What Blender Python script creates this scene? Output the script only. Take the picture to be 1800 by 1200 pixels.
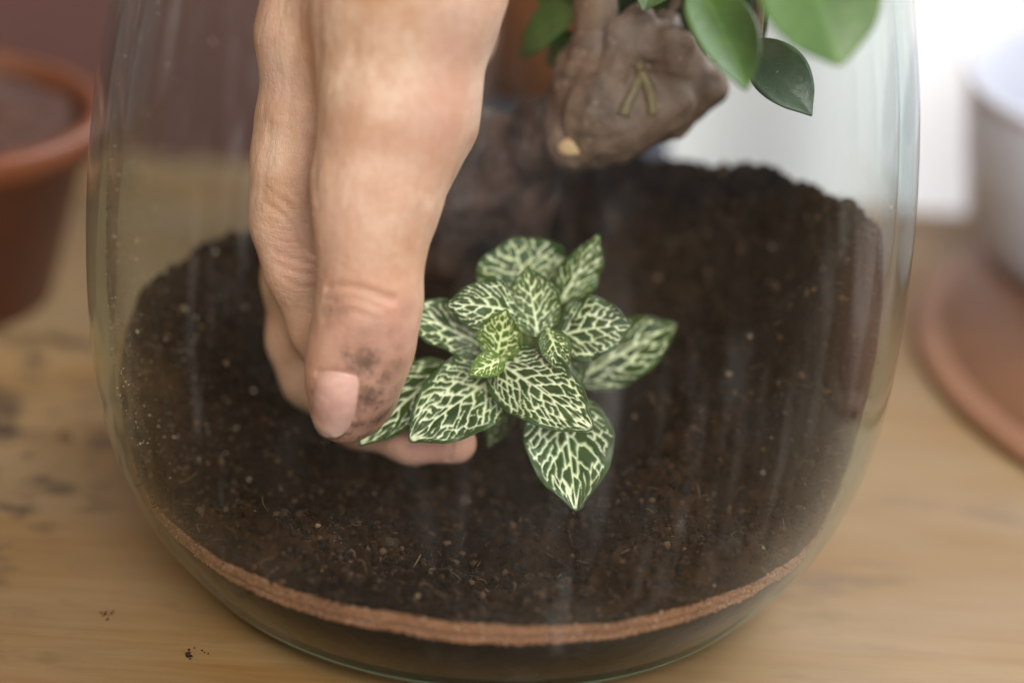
import bpy, math, random
import numpy as np
from mathutils import Vector, Matrix, noise as mnoise

for o in list(bpy.data.objects): bpy.data.objects.remove(o)
scene = bpy.context.scene
col = scene.collection
random.seed(4)
rng = np.random.default_rng(4)

# ------------------------------------------------------------------ camera
PITCH, ROLL, FPX = math.radians(25), 0.07, 4100.0
CAM = np.array([0.0, -0.52, 0.3005])
FW = np.array([0, math.cos(PITCH), -math.sin(PITCH)])
_rt = np.array([1.0, 0, 0]); _up = np.cross(_rt, FW)
RT = _rt * math.cos(ROLL) + _up * math.sin(ROLL)
UP = _up * math.cos(ROLL) - _rt * math.sin(ROLL)
cd = bpy.data.cameras.new('camera')
cam = bpy.data.objects.new('camera', cd); col.objects.link(cam)
cam.matrix_world = Matrix(((RT[0], UP[0], -FW[0], CAM[0]), (RT[1], UP[1], -FW[1], CAM[1]),
                           (RT[2], UP[2], -FW[2], CAM[2]), (0, 0, 0, 1)))
cd.sensor_width = 36; cd.lens = 36 * FPX / 1800
cd.clip_start = 0.02; cd.clip_end = 60
cd.dof.use_dof = True; cd.dof.focus_distance = 0.541; cd.dof.aperture_fstop = 3.6
scene.camera = cam

# ------------------------------------------------------------------ world and lamps
w = bpy.data.worlds.new('World'); scene.world = w; w.use_nodes = True
bg = w.node_tree.nodes['Background']
bg.inputs[0].default_value = (0.95, 0.92, 0.90, 1); bg.inputs[1].default_value = 0.09

def area(name, loc, target, size, power, color):
    l = bpy.data.lights.new(name, 'AREA'); l.shape = 'RECTANGLE'
    l.size, l.size_y = size; l.energy = power; l.color = color
    o = bpy.data.objects.new(name, l); col.objects.link(o)
    o.location = loc
    o.rotation_euler = (Vector(target) - Vector(loc)).to_track_quat('-Z', 'Y').to_euler()
    return o
area('window_lamp', (0.80, 0.42, 0.95), (0.0, 0.0, 0.04), (0.6, 0.6), 17.5, (0.96, 0.98, 1.0))
area('front_fill_lamp', (0.26, -0.95, 0.72), (0, 0, 0.07), (0.6, 0.6), 17.5, (1.0, 0.975, 0.945))  # soft frontal fill added to brighten the hand, no window seen there
area('curtain_back_lamp', (0.58, 0.80, 0.25), (0.50, 0.3, 0.0), (0.6, 0.9), 9.5, (0.93, 0.965, 1.0))  # added between curtain and wall to turn the cotton white
area('left_fill_lamp', (-0.9, -0.3, 1.1), (-0.05, 0, 0.03), (0.5, 0.5), 5.0, (1.0, 0.72, 0.42))  # warm fill added from the left, source unseen

scene.view_settings.view_transform = 'Standard'
scene.view_settings.look = 'None'
scene.view_settings.exposure = 0.12
scene.view_settings.gamma = 1.0
scene.cycles.transparent_max_bounces = 32
scene.cycles.max_bounces = 10
scene.cycles.use_denoising = True
scene.cycles.sample_clamp_indirect = 6.0

# ------------------------------------------------------------------ helpers
def ray(px, py):
    d = FW + RT * ((px - 900) / FPX) + UP * ((600 - py) / FPX)
    return d / np.linalg.norm(d)
def at(px, py, Y):
    "world point on the vertical plane y = Y"
    d = ray(px, py)
    return CAM + d * ((Y - CAM[1]) / d[1])
def mpp(Y):
    return (Y - CAM[1]) / math.cos(PITCH) / FPX * 0.97

def hash3(i, j, k, s=0):
    n = (i.astype(np.int64) * 374761393 + j.astype(np.int64) * 668265263 + k.astype(np.int64) * 2147483647 + s * 1274126177) & 0xffffffff
    n = ((n ^ (n >> 13)) * 1274126177) & 0xffffffff
    return ((n ^ (n >> 16)) & 0xffff) / 65535.0
def vnoise(p, s=0):
    p = np.asarray(p, float); f = np.floor(p); t = p - f; t = t * t * (3 - 2 * t); f = f.astype(np.int64)
    r = 0
    for a in (0, 1):
        for b in (0, 1):
            for c in (0, 1):
                wgt = (t[:, 0] if a else 1 - t[:, 0]) * (t[:, 1] if b else 1 - t[:, 1]) * (t[:, 2] if c else 1 - t[:, 2])
                r = r + wgt * hash3(f[:, 0] + a, f[:, 1] + b, f[:, 2] + c, s)
    return r
def fbm(p, octs=4, s=0):
    r = 0; a = 0.5
    for i in range(octs):
        r = r + a * (vnoise(np.asarray(p) * 2 ** i + 17.3 * i, s + i) - 0.5); a *= 0.5
    return r
def sstep(a, b, x):
    t = np.clip((x - a) / (b - a), 0, 1); return t * t * (3 - 2 * t)

def mesh_obj(name, verts, faces, mat=None, parent=None, smooth=True, attrs=None):
    me = bpy.data.meshes.new(name)
    verts = np.asarray(verts, np.float32)
    if isinstance(faces, np.ndarray):
        k = faces.shape[1]
        me.vertices.add(len(verts)); me.vertices.foreach_set('co', verts.ravel())
        me.loops.add(faces.size); me.loops.foreach_set('vertex_index', faces.ravel().astype(np.int32))
        me.polygons.add(len(faces)); me.polygons.foreach_set('loop_start', np.arange(0, faces.size, k, dtype=np.int32))
        me.update(calc_edges=True); me.validate()
    else:
        me.from_pydata(verts.tolist(), [], faces); me.update()
    if smooth: me.polygons.foreach_set('use_smooth', [True] * len(me.polygons))
    for an, av in (attrs or {}).items():
        a = me.attributes.new(an, 'FLOAT', 'POINT'); a.data.foreach_set('value', np.asarray(av, np.float32))
    if mat: me.materials.append(mat)
    o = bpy.data.objects.new(name, me); col.objects.link(o)
    if parent: o.parent = parent
    return o
def empty(name, loc):
    o = bpy.data.objects.new(name, None); col.objects.link(o); o.location = loc; o.empty_display_size = 0.02
    o['_'] = 0; del o['_']
    return o
def adopt(child, parent):
    "parent keeping world placement (parent has location only)"
    child.parent = parent
    child.matrix_parent_inverse = Matrix.Translation(-parent.location)
def tag(o, label, cat=None, group=None, kind=None):
    if label: o['label'] = label
    if cat: o['category'] = cat
    if group: o['group'] = group
    if kind: o['kind'] = kind
    return o

def grid_faces(nu, nv, wrap=False):
    i = np.arange(nu - 1)[:, None]; j = np.arange(nv if wrap else nv - 1)[None, :]
    j2 = (j + 1) % nv
    return np.stack([i * nv + j, i * nv + j2, (i + 1) * nv + j2, (i + 1) * nv + j], -1).reshape(-1, 4)
def lathe(name, prof, mat, center=(0, 0, 0), seg=96, parent=None, wob=None):
    prof = np.asarray(prof, float); th = np.linspace(0, 2 * np.pi, seg, endpoint=False)
    V = np.stack([prof[:, :1] * np.cos(th), prof[:, :1] * np.sin(th), prof[:, 1:2] + 0 * th], -1).reshape(-1, 3)
    if wob is not None: V = wob(V)
    F = grid_faces(len(prof), seg, True)
    return mesh_obj(name, V + np.asarray(center), F, mat, parent)
def tube(pts, radii, seg=8):
    pts = np.asarray(pts, float); n = len(pts)
    tg = np.gradient(pts, axis=0); tg /= np.linalg.norm(tg, axis=1)[:, None] + 1e-12
    ref = np.array([0.31, 0.2, 0.93]); a = np.cross(tg, ref); a /= np.linalg.norm(a, axis=1)[:, None] + 1e-12
    b = np.cross(tg, a); th = np.linspace(0, 2 * np.pi, seg, endpoint=False)
    r = np.broadcast_to(np.asarray(radii, float), (n,))
    V = pts[:, None] + r[:, None, None] * (a[:, None] * np.cos(th)[None, :, None] + b[:, None] * np.sin(th)[None, :, None])
    V = V.reshape(-1, 3); F = [tuple(x) for x in grid_faces(n, seg, True).tolist()]
    F.append(tuple(range(seg))[::-1]); F.append(tuple((n - 1) * seg + k for k in range(seg)))
    return V, F
def spline(pts, n=24):
    pts = np.asarray(pts, float); m = len(pts)
    P = np.vstack([2 * pts[0] - pts[1], pts, 2 * pts[-1] - pts[-2]])
    out = []
    for t in np.linspace(0, m - 1 - 1e-9, n):
        i = int(t); f = t - i; p0, p1, p2, p3 = P[i:i + 4]
        out.append(0.5 * (2 * p1 + (p2 - p0) * f + (2 * p0 - 5 * p1 + 4 * p2 - p3) * f ** 2 + (3 * p1 - p0 - 3 * p2 + p3) * f ** 3))
    return np.array(out)

# ------------------------------------------------------------------ material helpers
def new_mat(name):
    m = bpy.data.materials.new(name); m.use_nodes = True
    nt = m.node_tree; nt.nodes.clear()
    out = nt.nodes.new('ShaderNodeOutputMaterial')
    return m, nt, out
class N:
    def __init__(s, nt): s.nt = nt
    def n(s, typ, **k):
        nd = s.nt.nodes.new('ShaderNode' + typ)
        for a, b in k.items():
            if a.startswith('i_'):
                key = a[2:]
                key = int(key) if key.isdigit() else key.replace('_', ' ')
                s.put(nd.inputs[key], b)
            else: setattr(nd, a, b)
        return nd
    def put(s, sock, v):
        if isinstance(v, bpy.types.NodeSocket): s.nt.links.new(v, sock)
        elif isinstance(v, bpy.types.Node): s.nt.links.new(v.outputs[0], sock)
        else:
            if hasattr(sock.default_value, '__len__') and len(sock.default_value) == 4 and len(v) == 3: v = (*v, 1)
            sock.default_value = v
    def math(s, op, a, b=0.5, clamp=False):
        nd = s.nt.nodes.new('ShaderNodeMath'); nd.operation = op; nd.use_clamp = clamp
        s.put(nd.inputs[0], a); s.put(nd.inputs[1], b); return nd.outputs[0]
    def mix(s, f, a, b, blend='MIX'):
        nd = s.nt.nodes.new('ShaderNodeMix'); nd.data_type = 'RGBA'; nd.blend_type = blend; nd.clamp_factor = True
        s.put(nd.inputs[0], f); s.put(nd.inputs[6], a); s.put(nd.inputs[7], b); return nd.outputs[2]
    def noise(s, vec, scale, detail=4, rough=0.55, dist=0.0):
        nd = s.n('TexNoise'); s.put(nd.inputs['Vector'], vec); nd.inputs['Scale'].default_value = scale
        nd.inputs['Detail'].default_value = detail; nd.inputs['Roughness'].default_value = rough; nd.inputs['Distortion'].default_value = dist
        return nd.outputs[0]
    def ramp(s, f, *st):
        nd = s.n('ValToRGB'); s.put(nd.inputs[0], f); e = nd.color_ramp.elements
        while len(e) < len(st): e.new(0.5)
        for el, (p, c) in zip(e, st):
            el.position = p; el.color = (c, c, c, 1) if isinstance(c, (int, float)) else (*c, 1)
        return nd.outputs[0]
    def map(s, scale=(1, 1, 1), src='Object', rot=(0, 0, 0)):
        tc = s.n('TexCoord'); mp = s.n('Mapping'); mp.inputs['Scale'].default_value = scale; mp.inputs['Rotation'].default_value = rot
        s.nt.links.new(tc.outputs[src], mp.inputs[0]); return mp.outputs[0]
    def bump(s, h, strength, dist):
        nd = s.n('Bump'); nd.inputs['Strength'].default_value = strength; nd.inputs['Distance'].default_value = dist
        s.put(nd.inputs['Height'], h); return nd.outputs[0]
    def attr(s, name):
        nd = s.n('Attribute'); nd.attribute_name = name; return nd.outputs['Fac']
def principled(name, color=(0.5, 0.5, 0.5), rough=0.5, build=None, **k):
    m, nt, out = new_mat(name); h = N(nt)
    b = h.n('BsdfPrincipled'); nt.links.new(b.outputs[0], out.inputs[0])
    b.inputs['Base Color'].default_value = (*color, 1); b.inputs['Roughness'].default_value = rough
    for a, v in k.items(): h.put(b.inputs[a.replace('_', ' ')], v)
    if build: build(h, b)
    return m
def speckled(c1, c2, scale, bump=0.3, bd=0.001):
    def f(h, b):
        v = h.map()
        n1 = h.noise(v, scale, 6, 0.65)
        h.put(b.inputs['Base Color'], h.mix(h.ramp(n1, (0.35, 0.0), (0.68, 1.0)), c1, c2))
        h.put(b.inputs['Normal'], h.bump(h.noise(v, scale * 2.2, 5, 0.6), bump, bd))
    return f

# wood
def b_wood(h, b):
    v = h.map((1.4, 22, 22)); v2 = h.map((3, 9, 9)); v3 = h.map()
    g = h.noise(v, 4.5, 6, 0.6, 1.4); big = h.noise(v2, 2.2, 4, 0.55, 0.4); st = h.noise(h.map((1, 2.4, 1)), 17, 5, 0.62)
    c = h.mix(h.ramp(g, (0.30, 0.0), (0.72, 1.0)), (0.180, 0.092, 0.024), (0.232, 0.142, 0.053))
    c = h.mix(h.ramp(big, (0.35, 0.0), (0.7, 0.75)), c, (0.245, 0.180, 0.108))
    c = h.mix(h.ramp(st, (0.56, 0.0), (0.70, 0.7)), c, (0.12, 0.075, 0.04))
    sp = h.noise(h.map((1, 1.7, 1)), 60, 4, 0.55); c = h.mix(h.math('MULTIPLY', h.ramp(sp, (0.50, 0.0), (0.62, 0.9)), h.math('MULTIPLY', h.ramp(h.noise(h.map(), 9, 2), (0.40, 0.0), (0.54, 1.0)), h.ramp(h.math('MULTIPLY', h.n('SeparateXYZ', i_0=h.map()).outputs[0], -1.0), (0.085, 0.0), (0.125, 1.0)))), c, (0.03, 0.02, 0.015))
    fine = h.noise(h.map((6, 120, 120)), 6, 5, 0.7)
    c = h.mix(h.ramp(fine, (0.5, 0.0), (0.78, 0.45)), c, (0.15, 0.082, 0.035))
    h.put(b.inputs['Base Color'], c)
    h.put(b.inputs['Roughness'], 0.55)
    h.put(b.inputs['Normal'], h.bump(g, 0.15, 0.001))
M_wood = principled('pale_wood', build=b_wood)
M_dark_wood = principled('brown_board', build=speckled((0.23, 0.105, 0.052), (0.29, 0.14, 0.072), 30, 0.1))
M_terra = principled('terracotta_plastic', rough=0.42, build=speckled((0.14, 0.040, 0.015), (0.18, 0.054, 0.02), 60, 0.05))
M_orange = principled('orange_clay', rough=0.7, build=speckled((0.58, 0.20, 0.06), (0.66, 0.26, 0.09), 60, 0.1))
M_ceramic = principled('grey_ceramic', rough=0.3, build=speckled((0.42, 0.44, 0.51), (0.48, 0.50, 0.56), 40, 0.02))
M_blue_glaze = principled('blue_glaze', rough=0.3, build=speckled((0.50, 0.51, 0.58), (0.54, 0.55, 0.62), 40, 0.02))
M_denim = principled('denim', rough=0.9, build=speckled((0.028, 0.032, 0.05), (0.05, 0.055, 0.08), 300, 0.4))
M_sofa = principled('brown_upholstery', rough=0.9, build=speckled((0.16, 0.075, 0.066), (0.21, 0.105, 0.09), 120, 0.4))
M_wall = principled('plaster', rough=0.9, build=speckled((0.66, 0.57, 0.54), (0.71, 0.62, 0.59), 12, 0.1))
def curtain_mat():
    m, nt, out = new_mat('white_cotton'); h = N(nt)
    c = h.mix(h.noise(h.map(), 400, 3), (0.80, 0.81, 0.83), (0.88, 0.88, 0.89))
    a = h.n('BsdfDiffuse'); b = h.n('BsdfTranslucent'); h.put(a.inputs[0], c); h.put(b.inputs[0], c)
    mx = h.n('MixShader'); mx.inputs[0].default_value = 0.45; nt.links.new(a.outputs[0], mx.inputs[1]); nt.links.new(b.outputs[0], mx.inputs[2])
    nt.links.new(mx.outputs[0], out.inputs[0]); return m
M_curtain = curtain_mat()

# ------------------------------------------------------------------ table, wall and things behind
def box(name, lo, hi, mat, parent=None, bev=0.003):
    lo, hi = np.array(lo, float), np.array(hi, float)
    V = [[(lo, hi)[a][0], (lo, hi)[b][1], (lo, hi)[c][2]] for a in (0, 1) for b in (0, 1) for c in (0, 1)]
    F = [(0, 1, 3, 2), (4, 6, 7, 5), (0, 4, 5, 1), (2, 3, 7, 6), (0, 2, 6, 4), (1, 5, 7, 3)]
    o = mesh_obj(name, V, F, mat, parent, smooth=False)
    if bev:
        md = o.modifiers.new('bevel', 'BEVEL'); md.width = bev; md.segments = 3
    return o
table = box('table', (-0.95, -0.75, -0.035), (0.95, 0.262, 0), M_wood, bev=0.004)
tag(table, 'pale worn wooden table top the glass jar stands on', 'table')
wall = box('wall', (-1.6, 0.95, -0.75), (1.6, 1.0, 1.6), M_wall, bev=0)
tag(wall, 'pale pinkish plaster wall beyond the table', None, None, 'structure')

# brown upholstered seat back beyond the table
def sofa():
    r = empty('upholstered_chair', (-0.31, 0.62, -0.75))
    def pillow(name, c, sx, sy, sz):
        u = np.linspace(0, np.pi, 28); th = np.linspace(0, 2 * np.pi, 48, endpoint=False)
        sg = lambda x, e: np.sign(x) * np.abs(x) ** e
        V = np.stack([sx * sg(np.sin(u)[:, None], .35) * sg(np.cos(th), .35), sy * sg(np.sin(u)[:, None], .5) * sg(np.sin(th), .5), sz * sg(np.cos(u)[:, None], .35) + 0 * th], -1).reshape(-1, 3)
        o = mesh_obj(name, V + np.asarray(c), grid_faces(28, 48, True), M_sofa); adopt(o, r)
    pillow('backrest', (-0.31, 0.66, -0.12), 0.40, 0.07, 0.38)
    pillow('seat', (-0.31, 0.53, -0.42), 0.40, 0.18, 0.09)
    tag(r, 'dark brown upholstered chair back beyond the table', 'chair')
sofa()

# white curtain
def curtain():
    nx, nz = 160, 24
    x = np.linspace(0.045, 0.75, nx); z = np.linspace(-0.6, 0.24, nz)
    X, Z = np.meshgrid(x, z, indexing='ij')
    Y = 0.33 + 0.016 * np.sin(X * 62 + 0.8 * np.sin(X * 19)) * (0.75 + 0.25 * np.sin(Z * 3))
    o = mesh_obj('curtain', np.stack([X, Y, Z], -1).reshape(-1, 3), grid_faces(nx, nz), M_curtain)
    tag(o, 'white cotton curtain hanging behind the table', 'curtain')
curtain()

def pot(loc, rt, rb, h, mat, rimh, label, soil_mat=None, lean=0):
    r = empty('flower_pot', loc)
    t = 0.0022
    adopt(lathe('pot_wall', [(0.002, 0), (rb, 0), (rb + (rt - rb) * (h - rimh) / h, h - rimh), (rt, h - rimh * .98), (rt - t, h - rimh * .5), (rb - t, t), (0.002, t)], mat, loc, 72), r)
    adopt(lathe('rim', [(rt + .0002, h - rimh), (rt + 0.0026, h - rimh), (rt + 0.003, h - .001), (rt + 0.002, h), (rt - t, h), (rt - t - .0003, h - rimh)], mat, loc, 72), r)
    if soil_mat:
        rs = rt - t - 0.001; zs = h - 0.002
        def wob(V):
            V = V.copy(); V[:, 2] += 0.008 * fbm(V * 110, 4); return V
        pr_ = [(max(q, 0.0005) * rs, zs + 0.007 * (1 - q * q) - 0.003 * q) for q in np.linspace(0, 1, 26)]
        s = lathe('soil', pr_, soil_mat, loc, 72, None, wob); adopt(s, r)
    tag(r, label, 'pot')
    return r

# ------------------------------------------------------------------ soil materials
def b_soil(h, b):
    v = h.map()
    n1 = h.noise(v, 160, 8, 0.72); n2 = h.noise(v, 28, 4, 0.6); n3 = h.noise(v, 900, 3, 0.6)
    c = h.mix(h.ramp(n1, (0.36, 0.0), (0.66, 1.0)), (0.0012, 0.0008, 0.0006), (0.015, 0.0068, 0.0034))
    c = h.mix(h.ramp(n2, (0.40, 0.0), (0.66, 0.65)), c, (0.013, 0.006, 0.003))
    lit_brown = h.ramp(h.noise(v, 20, 4, 0.6, 0.4), (0.46, 0.0), (0.64, 1.0))
    c = h.mix(h.math('MULTIPLY', lit_brown, h.ramp(n1, (0.40, 0.15), (0.60, 0.9))), c, (0.050, 0.024, 0.0115))  # noise patches of lit-looking brown painted over the dark soil
    c = h.mix(h.ramp(n3, (0.68, 0.0), (0.76, 0.8)), c, (0.09, 0.05, 0.03))
    h.put(b.inputs['Base Color'], c); h.put(b.inputs['Roughness'], 0.85); h.put(b.inputs['Specular IOR Level'], 0.08)
    h.put(b.inputs['Normal'], h.bump(h.noise(v, 700, 6, 0.7), 0.9, 0.0012))
M_soil = principled('peat_soil', build=b_soil)
def b_crumb(h, b):
    v = h.map(); isl = h.n('NewGeometry').outputs['Random Per Island']
    c = h.ramp(isl, (0.0, (0.002, 0.0012, 0.0008)), (0.55, (0.006, 0.003, 0.0017)), (0.86, (0.028, 0.0135, 0.0065)), (0.99, (0.075, 0.040, 0.022)), (1.0, (0.22, 0.15, 0.09)))
    h.put(b.inputs['Base Color'], c); h.put(b.inputs['Roughness'], 0.75); b.inputs['Specular IOR Level'].default_value = .16
    h.put(b.inputs['Normal'], h.bump(h.noise(v, 1500, 3, 0.6), 0.6, 0.0006))
M_crumb = principled('soil_crumb', build=b_crumb)
def b_fibre(h, b):
    isl = h.n('NewGeometry').outputs['Random Per Island']
    h.put(b.inputs['Base Color'], h.ramp(isl, (0.0, (0.009, 0.005, 0.003)), (0.7, (0.034, 0.017, 0.009)), (1.0, (0.13, 0.08, 0.045)))); h.put(b.inputs['Roughness'], 0.8); b.inputs['Specular IOR Level'].default_value = .15
M_fibre = principled('peat_fibre', build=b_fibre)
def b_sand(h, b):
    isl = h.n('NewGeometry').outputs['Random Per Island']; v = h.map()
    n1 = h.noise(v, 1500, 3, 0.7); n2 = h.noise(v, 60, 3, 0.5)
    c = h.mix(h.ramp(n1, (0.3, 0.0), (0.7, 1.0)), (0.24, 0.095, 0.042), (0.47, 0.23, 0.12))
    c = h.mix(h.ramp(n2, (0.4, 0.0), (0.65, 0.5)), c, (0.19, 0.075, 0.036))
    c = h.mix(h.ramp(isl, (0.05, 0.75), (0.35, 0.0)), c, (0.085, 0.034, 0.017))
    c = h.mix(h.ramp(isl, (0.78, 0.0), (1.0, 0.85)), c, (0.66, 0.46, 0.33))
    c = h.mix(h.math('MULTIPLY', h.attr('seam'), .85), c, (0.045, 0.019, 0.010))
    h.put(b.inputs['Base Color'], c); h.put(b.inputs['Roughness'], 0.6)
    h.put(b.inputs['Normal'], h.bump(n1, 0.8, 0.0006))
M_sand = principled('red_sand', build=b_sand)
M_drain = principled('dark_gravel', rough=0.7, Specular_IOR_Level=.15, build=speckled((0.001, 0.001, 0.0012), (0.006, 0.005, 0.0045), 220, 0.8, 0.001))

M_pot_soil = principled('pot_soil', rough=.9, build=speckled((.035, .014, .008), (.085, .032, .018), 140, .8, .002))
pot((-0.179, 0.134, 0), 0.050, 0.036, 0.060, M_terra, 0.010, 'reddish brown plastic flower pot of dark soil beside the jar', M_pot_soil)
pot((0.006, 0.226, 0), 0.030, 0.020, 0.105, M_orange, 0.014, 'orange clay flower pot standing behind the jar and dark blue cloth')

# folded dark blue cloth
def cloth():
    r = empty('folded_cloth', (0.0, 0.185, 0))
    for k in range(4):
        n = 40; m = 26
        u = np.linspace(-1, 1, n); vv = np.linspace(-1, 1, m); U, V = np.meshgrid(u, vv, indexing='ij')
        se = (1 - np.abs(U) ** 8) ** .5 * (1 - np.abs(V) ** 8) ** .5
        P = np.stack([0.0 + U * (0.052 - .002 * k), 0.185 + V * 0.02 + .001 * k, 0.0065 + .0125 * k + 0 * U], -1).reshape(-1, 3)
        nn = fbm(P * 40 + k * 9, 3).reshape(n, m) * .006
        top = P.copy(); top[:, 2] += (se * .0063).ravel() + (nn * se).ravel()
        bot = P.copy(); bot[:, 2] -= (se * .0063).ravel()
        F = grid_faces(n, m); o = mesh_obj('fold', np.vstack([top, bot]), np.vstack([F, F[:, ::-1] + n * m]), M_denim); adopt(o, r)
    tag(r, 'folded dark blue cloth lying on the table behind the jar', 'cloth')
cloth()

# round clay tray with a grey ceramic bowl on it
def tray():
    loc = (0.263, 0.138, 0)
    r = empty('round_tray', loc)
    adopt(lathe('tray_floor', [(0.001, 0.0003), (0.126, 0.0003), (0.130, 0.003), (0.130, 0.006), (0.001, 0.006)], M_dark_wood, loc, 96), r)
    adopt(lathe('rim', [(0.1301, 0.0004), (0.137, 0.0006), (0.1385, 0.0015), (0.137, 0.0030), (0.134, 0.0044), (0.1301, 0.0056)], M_dark_wood, loc, 96), r)
    tag(r, 'round brown clay tray under the grey ceramic bowl', 'tray')
tray()
def bowl():
    loc = (0.216, 0.206, 0.006)
    r = empty('bowl', loc)
    adopt(lathe('bowl_body', [(0.001, 0), (0.056, 0), (0.061, 0.002), (0.067, 0.012), (0.071, 0.034), (0.074, 0.060), (0.0725, 0.0615), (0.071, 0.060), (0.067, 0.035), (0.062, 0.014), (0.001, 0.007)], M_ceramic, loc, 72), r)
    adopt(lathe('rim', [(0.0741, 0.0595), (0.0752, 0.0605), (0.0748, 0.0625), (0.0728, 0.0630), (0.0712, 0.0620), (0.0714, 0.0600)], M_blue_glaze, loc, 72), r)
    tag(r, 'pale grey ceramic bowl standing on the round brown tray', 'bowl')
bowl()

# ------------------------------------------------------------------ the glass jar
AX = -0.0047
_zk = np.array([0, .004, .012, .025, .045, .07, .1, .13, .165, .20, .235, .262, .275])
_rk = np.array([.0547, .0722, .0805, .0890, .0955, .0980, .0977, .0947, .0880, .0800, .0705, .0650, .0660])
_ks = spline(np.stack([_zk, _rk], 1), 140)
def r_out(z): return np.interp(z, _ks[:, 0], _ks[:, 1])
TH = 0.0046
def r_in(z): return r_out(z) - (0.0018 + (TH - 0.0018) * sstep(0.012, 0.055, np.asarray(z, float)))
def glass_mat():
    m, nt, out = new_mat('clear_glass'); h = N(nt)
    geo = h.n('LayerWeight'); geo.inputs['Blend'].default_value = 0.5
    fac = geo.outputs['Facing']
    p5 = h.math('POWER', fac, 5.0)
    sch = h.math('MULTIPLY_ADD', p5, 0.80); nt.nodes[-1].inputs[2].default_value = 0.013
    v = h.map((1, 1, 0.09)); wv = h.noise(h.map((1, 1, .12)), 42, 3, 0.5)
    nrm = h.bump(wv, 0.25, 0.0012)
    tr = h.n('BsdfTransparent'); tr.inputs[0].default_value = (0.985, 0.992, 0.988, 1)
    gl = h.n('BsdfGlossy'); gl.inputs['Roughness'].default_value = 0.03; gl.inputs[0].default_value = (1, 1, 1, 1); h.put(gl.inputs['Normal'], nrm)
    mx = h.n('MixShader'); h.put(mx.inputs[0], sch); nt.links.new(tr.outputs[0], mx.inputs[1]); nt.links.new(gl.outputs[0], mx.inputs[2])
    # dried water streaks and dust on the glass
    s1 = h.noise(v, 100, 6, 0.65); s2 = h.noise(h.map((1, 1, .5)), 22, 3, 0.55)
    patch = h.ramp(s2, (0.42, 0.0), (0.68, 1.0))
    st = h.math('MULTIPLY', h.ramp(s1, (0.54, 0.0), (0.70, 1.0)), patch)
    smear = h.ramp(h.noise(h.map(), 30, 5, 0.65, 0.6), (0.48, 0.0), (0.74, 1.0))
    vo = h.n('TexVoronoi'); vo.inputs['Scale'].default_value = 420; nt.links.new(h.map(), vo.inputs['Vector'])
    dots = h.math('MULTIPLY', h.math('LESS_THAN', vo.outputs['Distance'], 0.13), h.ramp(h.noise(h.map(), 60, 2), (0.52, 0.0), (0.60, 1.0)))
    film = h.math('ADD', h.math('MULTIPLY', st, 0.12), h.math('MULTIPLY', smear, 0.010))
    film = h.math('ADD', film, h.math('MULTIPLY', dots, 0.06))
    film = h.math('ADD', film, 0.001, True)
    df = h.n('BsdfDiffuse'); df.inputs[0].default_value = (0.80, 0.80, 0.82, 1)
    tl = h.n('BsdfTranslucent'); tl.inputs[0].default_value = (0.80, 0.80, 0.82, 1)
    dm = h.n('MixShader'); dm.inputs[0].default_value = 0.45; nt.links.new(df.outputs[0], dm.inputs[1]); nt.links.new(tl.outputs[0], dm.inputs[2])
    m2 = h.n('MixShader'); h.put(m2.inputs[0], film); nt.links.new(mx.outputs[0], m2.inputs[1]); nt.links.new(dm.outputs[0], m2.inputs[2])
    nt.links.new(m2.outputs[0], out.inputs['Surface'])
    va = h.n('VolumeAbsorption'); va.inputs['Color'].default_value = (0.42, 0.66, 0.60, 1); va.inputs['Density'].default_value = 14
    nt.links.new(va.outputs[0], out.inputs['Volume'])
    return m
M_glass = glass_mat()
jar = empty('glass_jar', (AX, 0, 0))
zz = np.linspace(0, 0.275, 150)
outer = [(0.0005, 0.0035), (0.025, 0.003), (0.045, 0.0012), (0.0535, 0.0)] + [(float(r_out(z)), float(z)) for z in np.concatenate([np.linspace(.0005, .012, 18), np.linspace(.014, .275, 110)])]
topr = float(r_out(.275))
lip = [(topr - .0006, .2765), (topr - .0023, .2772), (topr - .004, .2765)]
inner = [(float(r_in(z)), float(z)) for z in np.concatenate([np.linspace(.275, .02, 110), np.linspace(.019, .009, 12)])] + [(0.070, 0.0062), (0.060, 0.0054), (0.03, 0.0052), (0.0005, 0.0052)]
adopt(lathe('glass_body', outer + lip + inner, M_glass, (AX, 0, 0), 192), jar)
M_base_light = principled('teal_caught_light', rough=.15, build=speckled((.05, .15, .105), (.07, .19, .135), 30, .05), Transmission_Weight=.35)
adopt(lathe('base_light_ring', [(float(r_out(z)) - d, z) for z, d in ((.0016, .0012), (.0020, .0004), (.0035, .00035), (.0055, .00035), (.0068, .0006), (.0066, .0012))], M_base_light, (AX, 0, 0), 160), jar)  # added teal ring, its colour stands for light caught in the base
tag(jar, 'large rounded clear glass jar filled with soil layers', 'jar')

# ------------------------------------------------------------------ soil, sand and drainage layers
_th = np.radians([-90, -60, -40, -22, -8, 5, 20, 33, 50, 72, 90, 112, 135, 150, 158, 170, 185, 200, 215, 233, 252, 270])
_rz = np.array([.0305, .0300, .0292, .040, .070, .0895, .0888, .0865, .0827, .0761, .069, .063, .056, .0585, .0555, .0555, .048, .036, .0285, .0292, .0300, .0305])
def sand_top(th):
    return 0.0268 + 0.0042 * np.cos(np.angle(np.exp(1j * (th + np.pi / 2))) * 0.8) + 0.0004 * np.sin(th * 7 + 1) + 0.0002 * np.sin(th * 17) + 0.00015 * np.sin(th * 29 + 2) + 0.0001 * np.sin(th * 53)
def sand_thick(th): return 0.0053 + 0.0006 * np.sin(th * 3 + .6) + 0.0002 * np.sin(th * 11) + 0.00012 * np.sin(th * 23 + 1) + 0.00008 * np.sin(th * 47)
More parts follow.
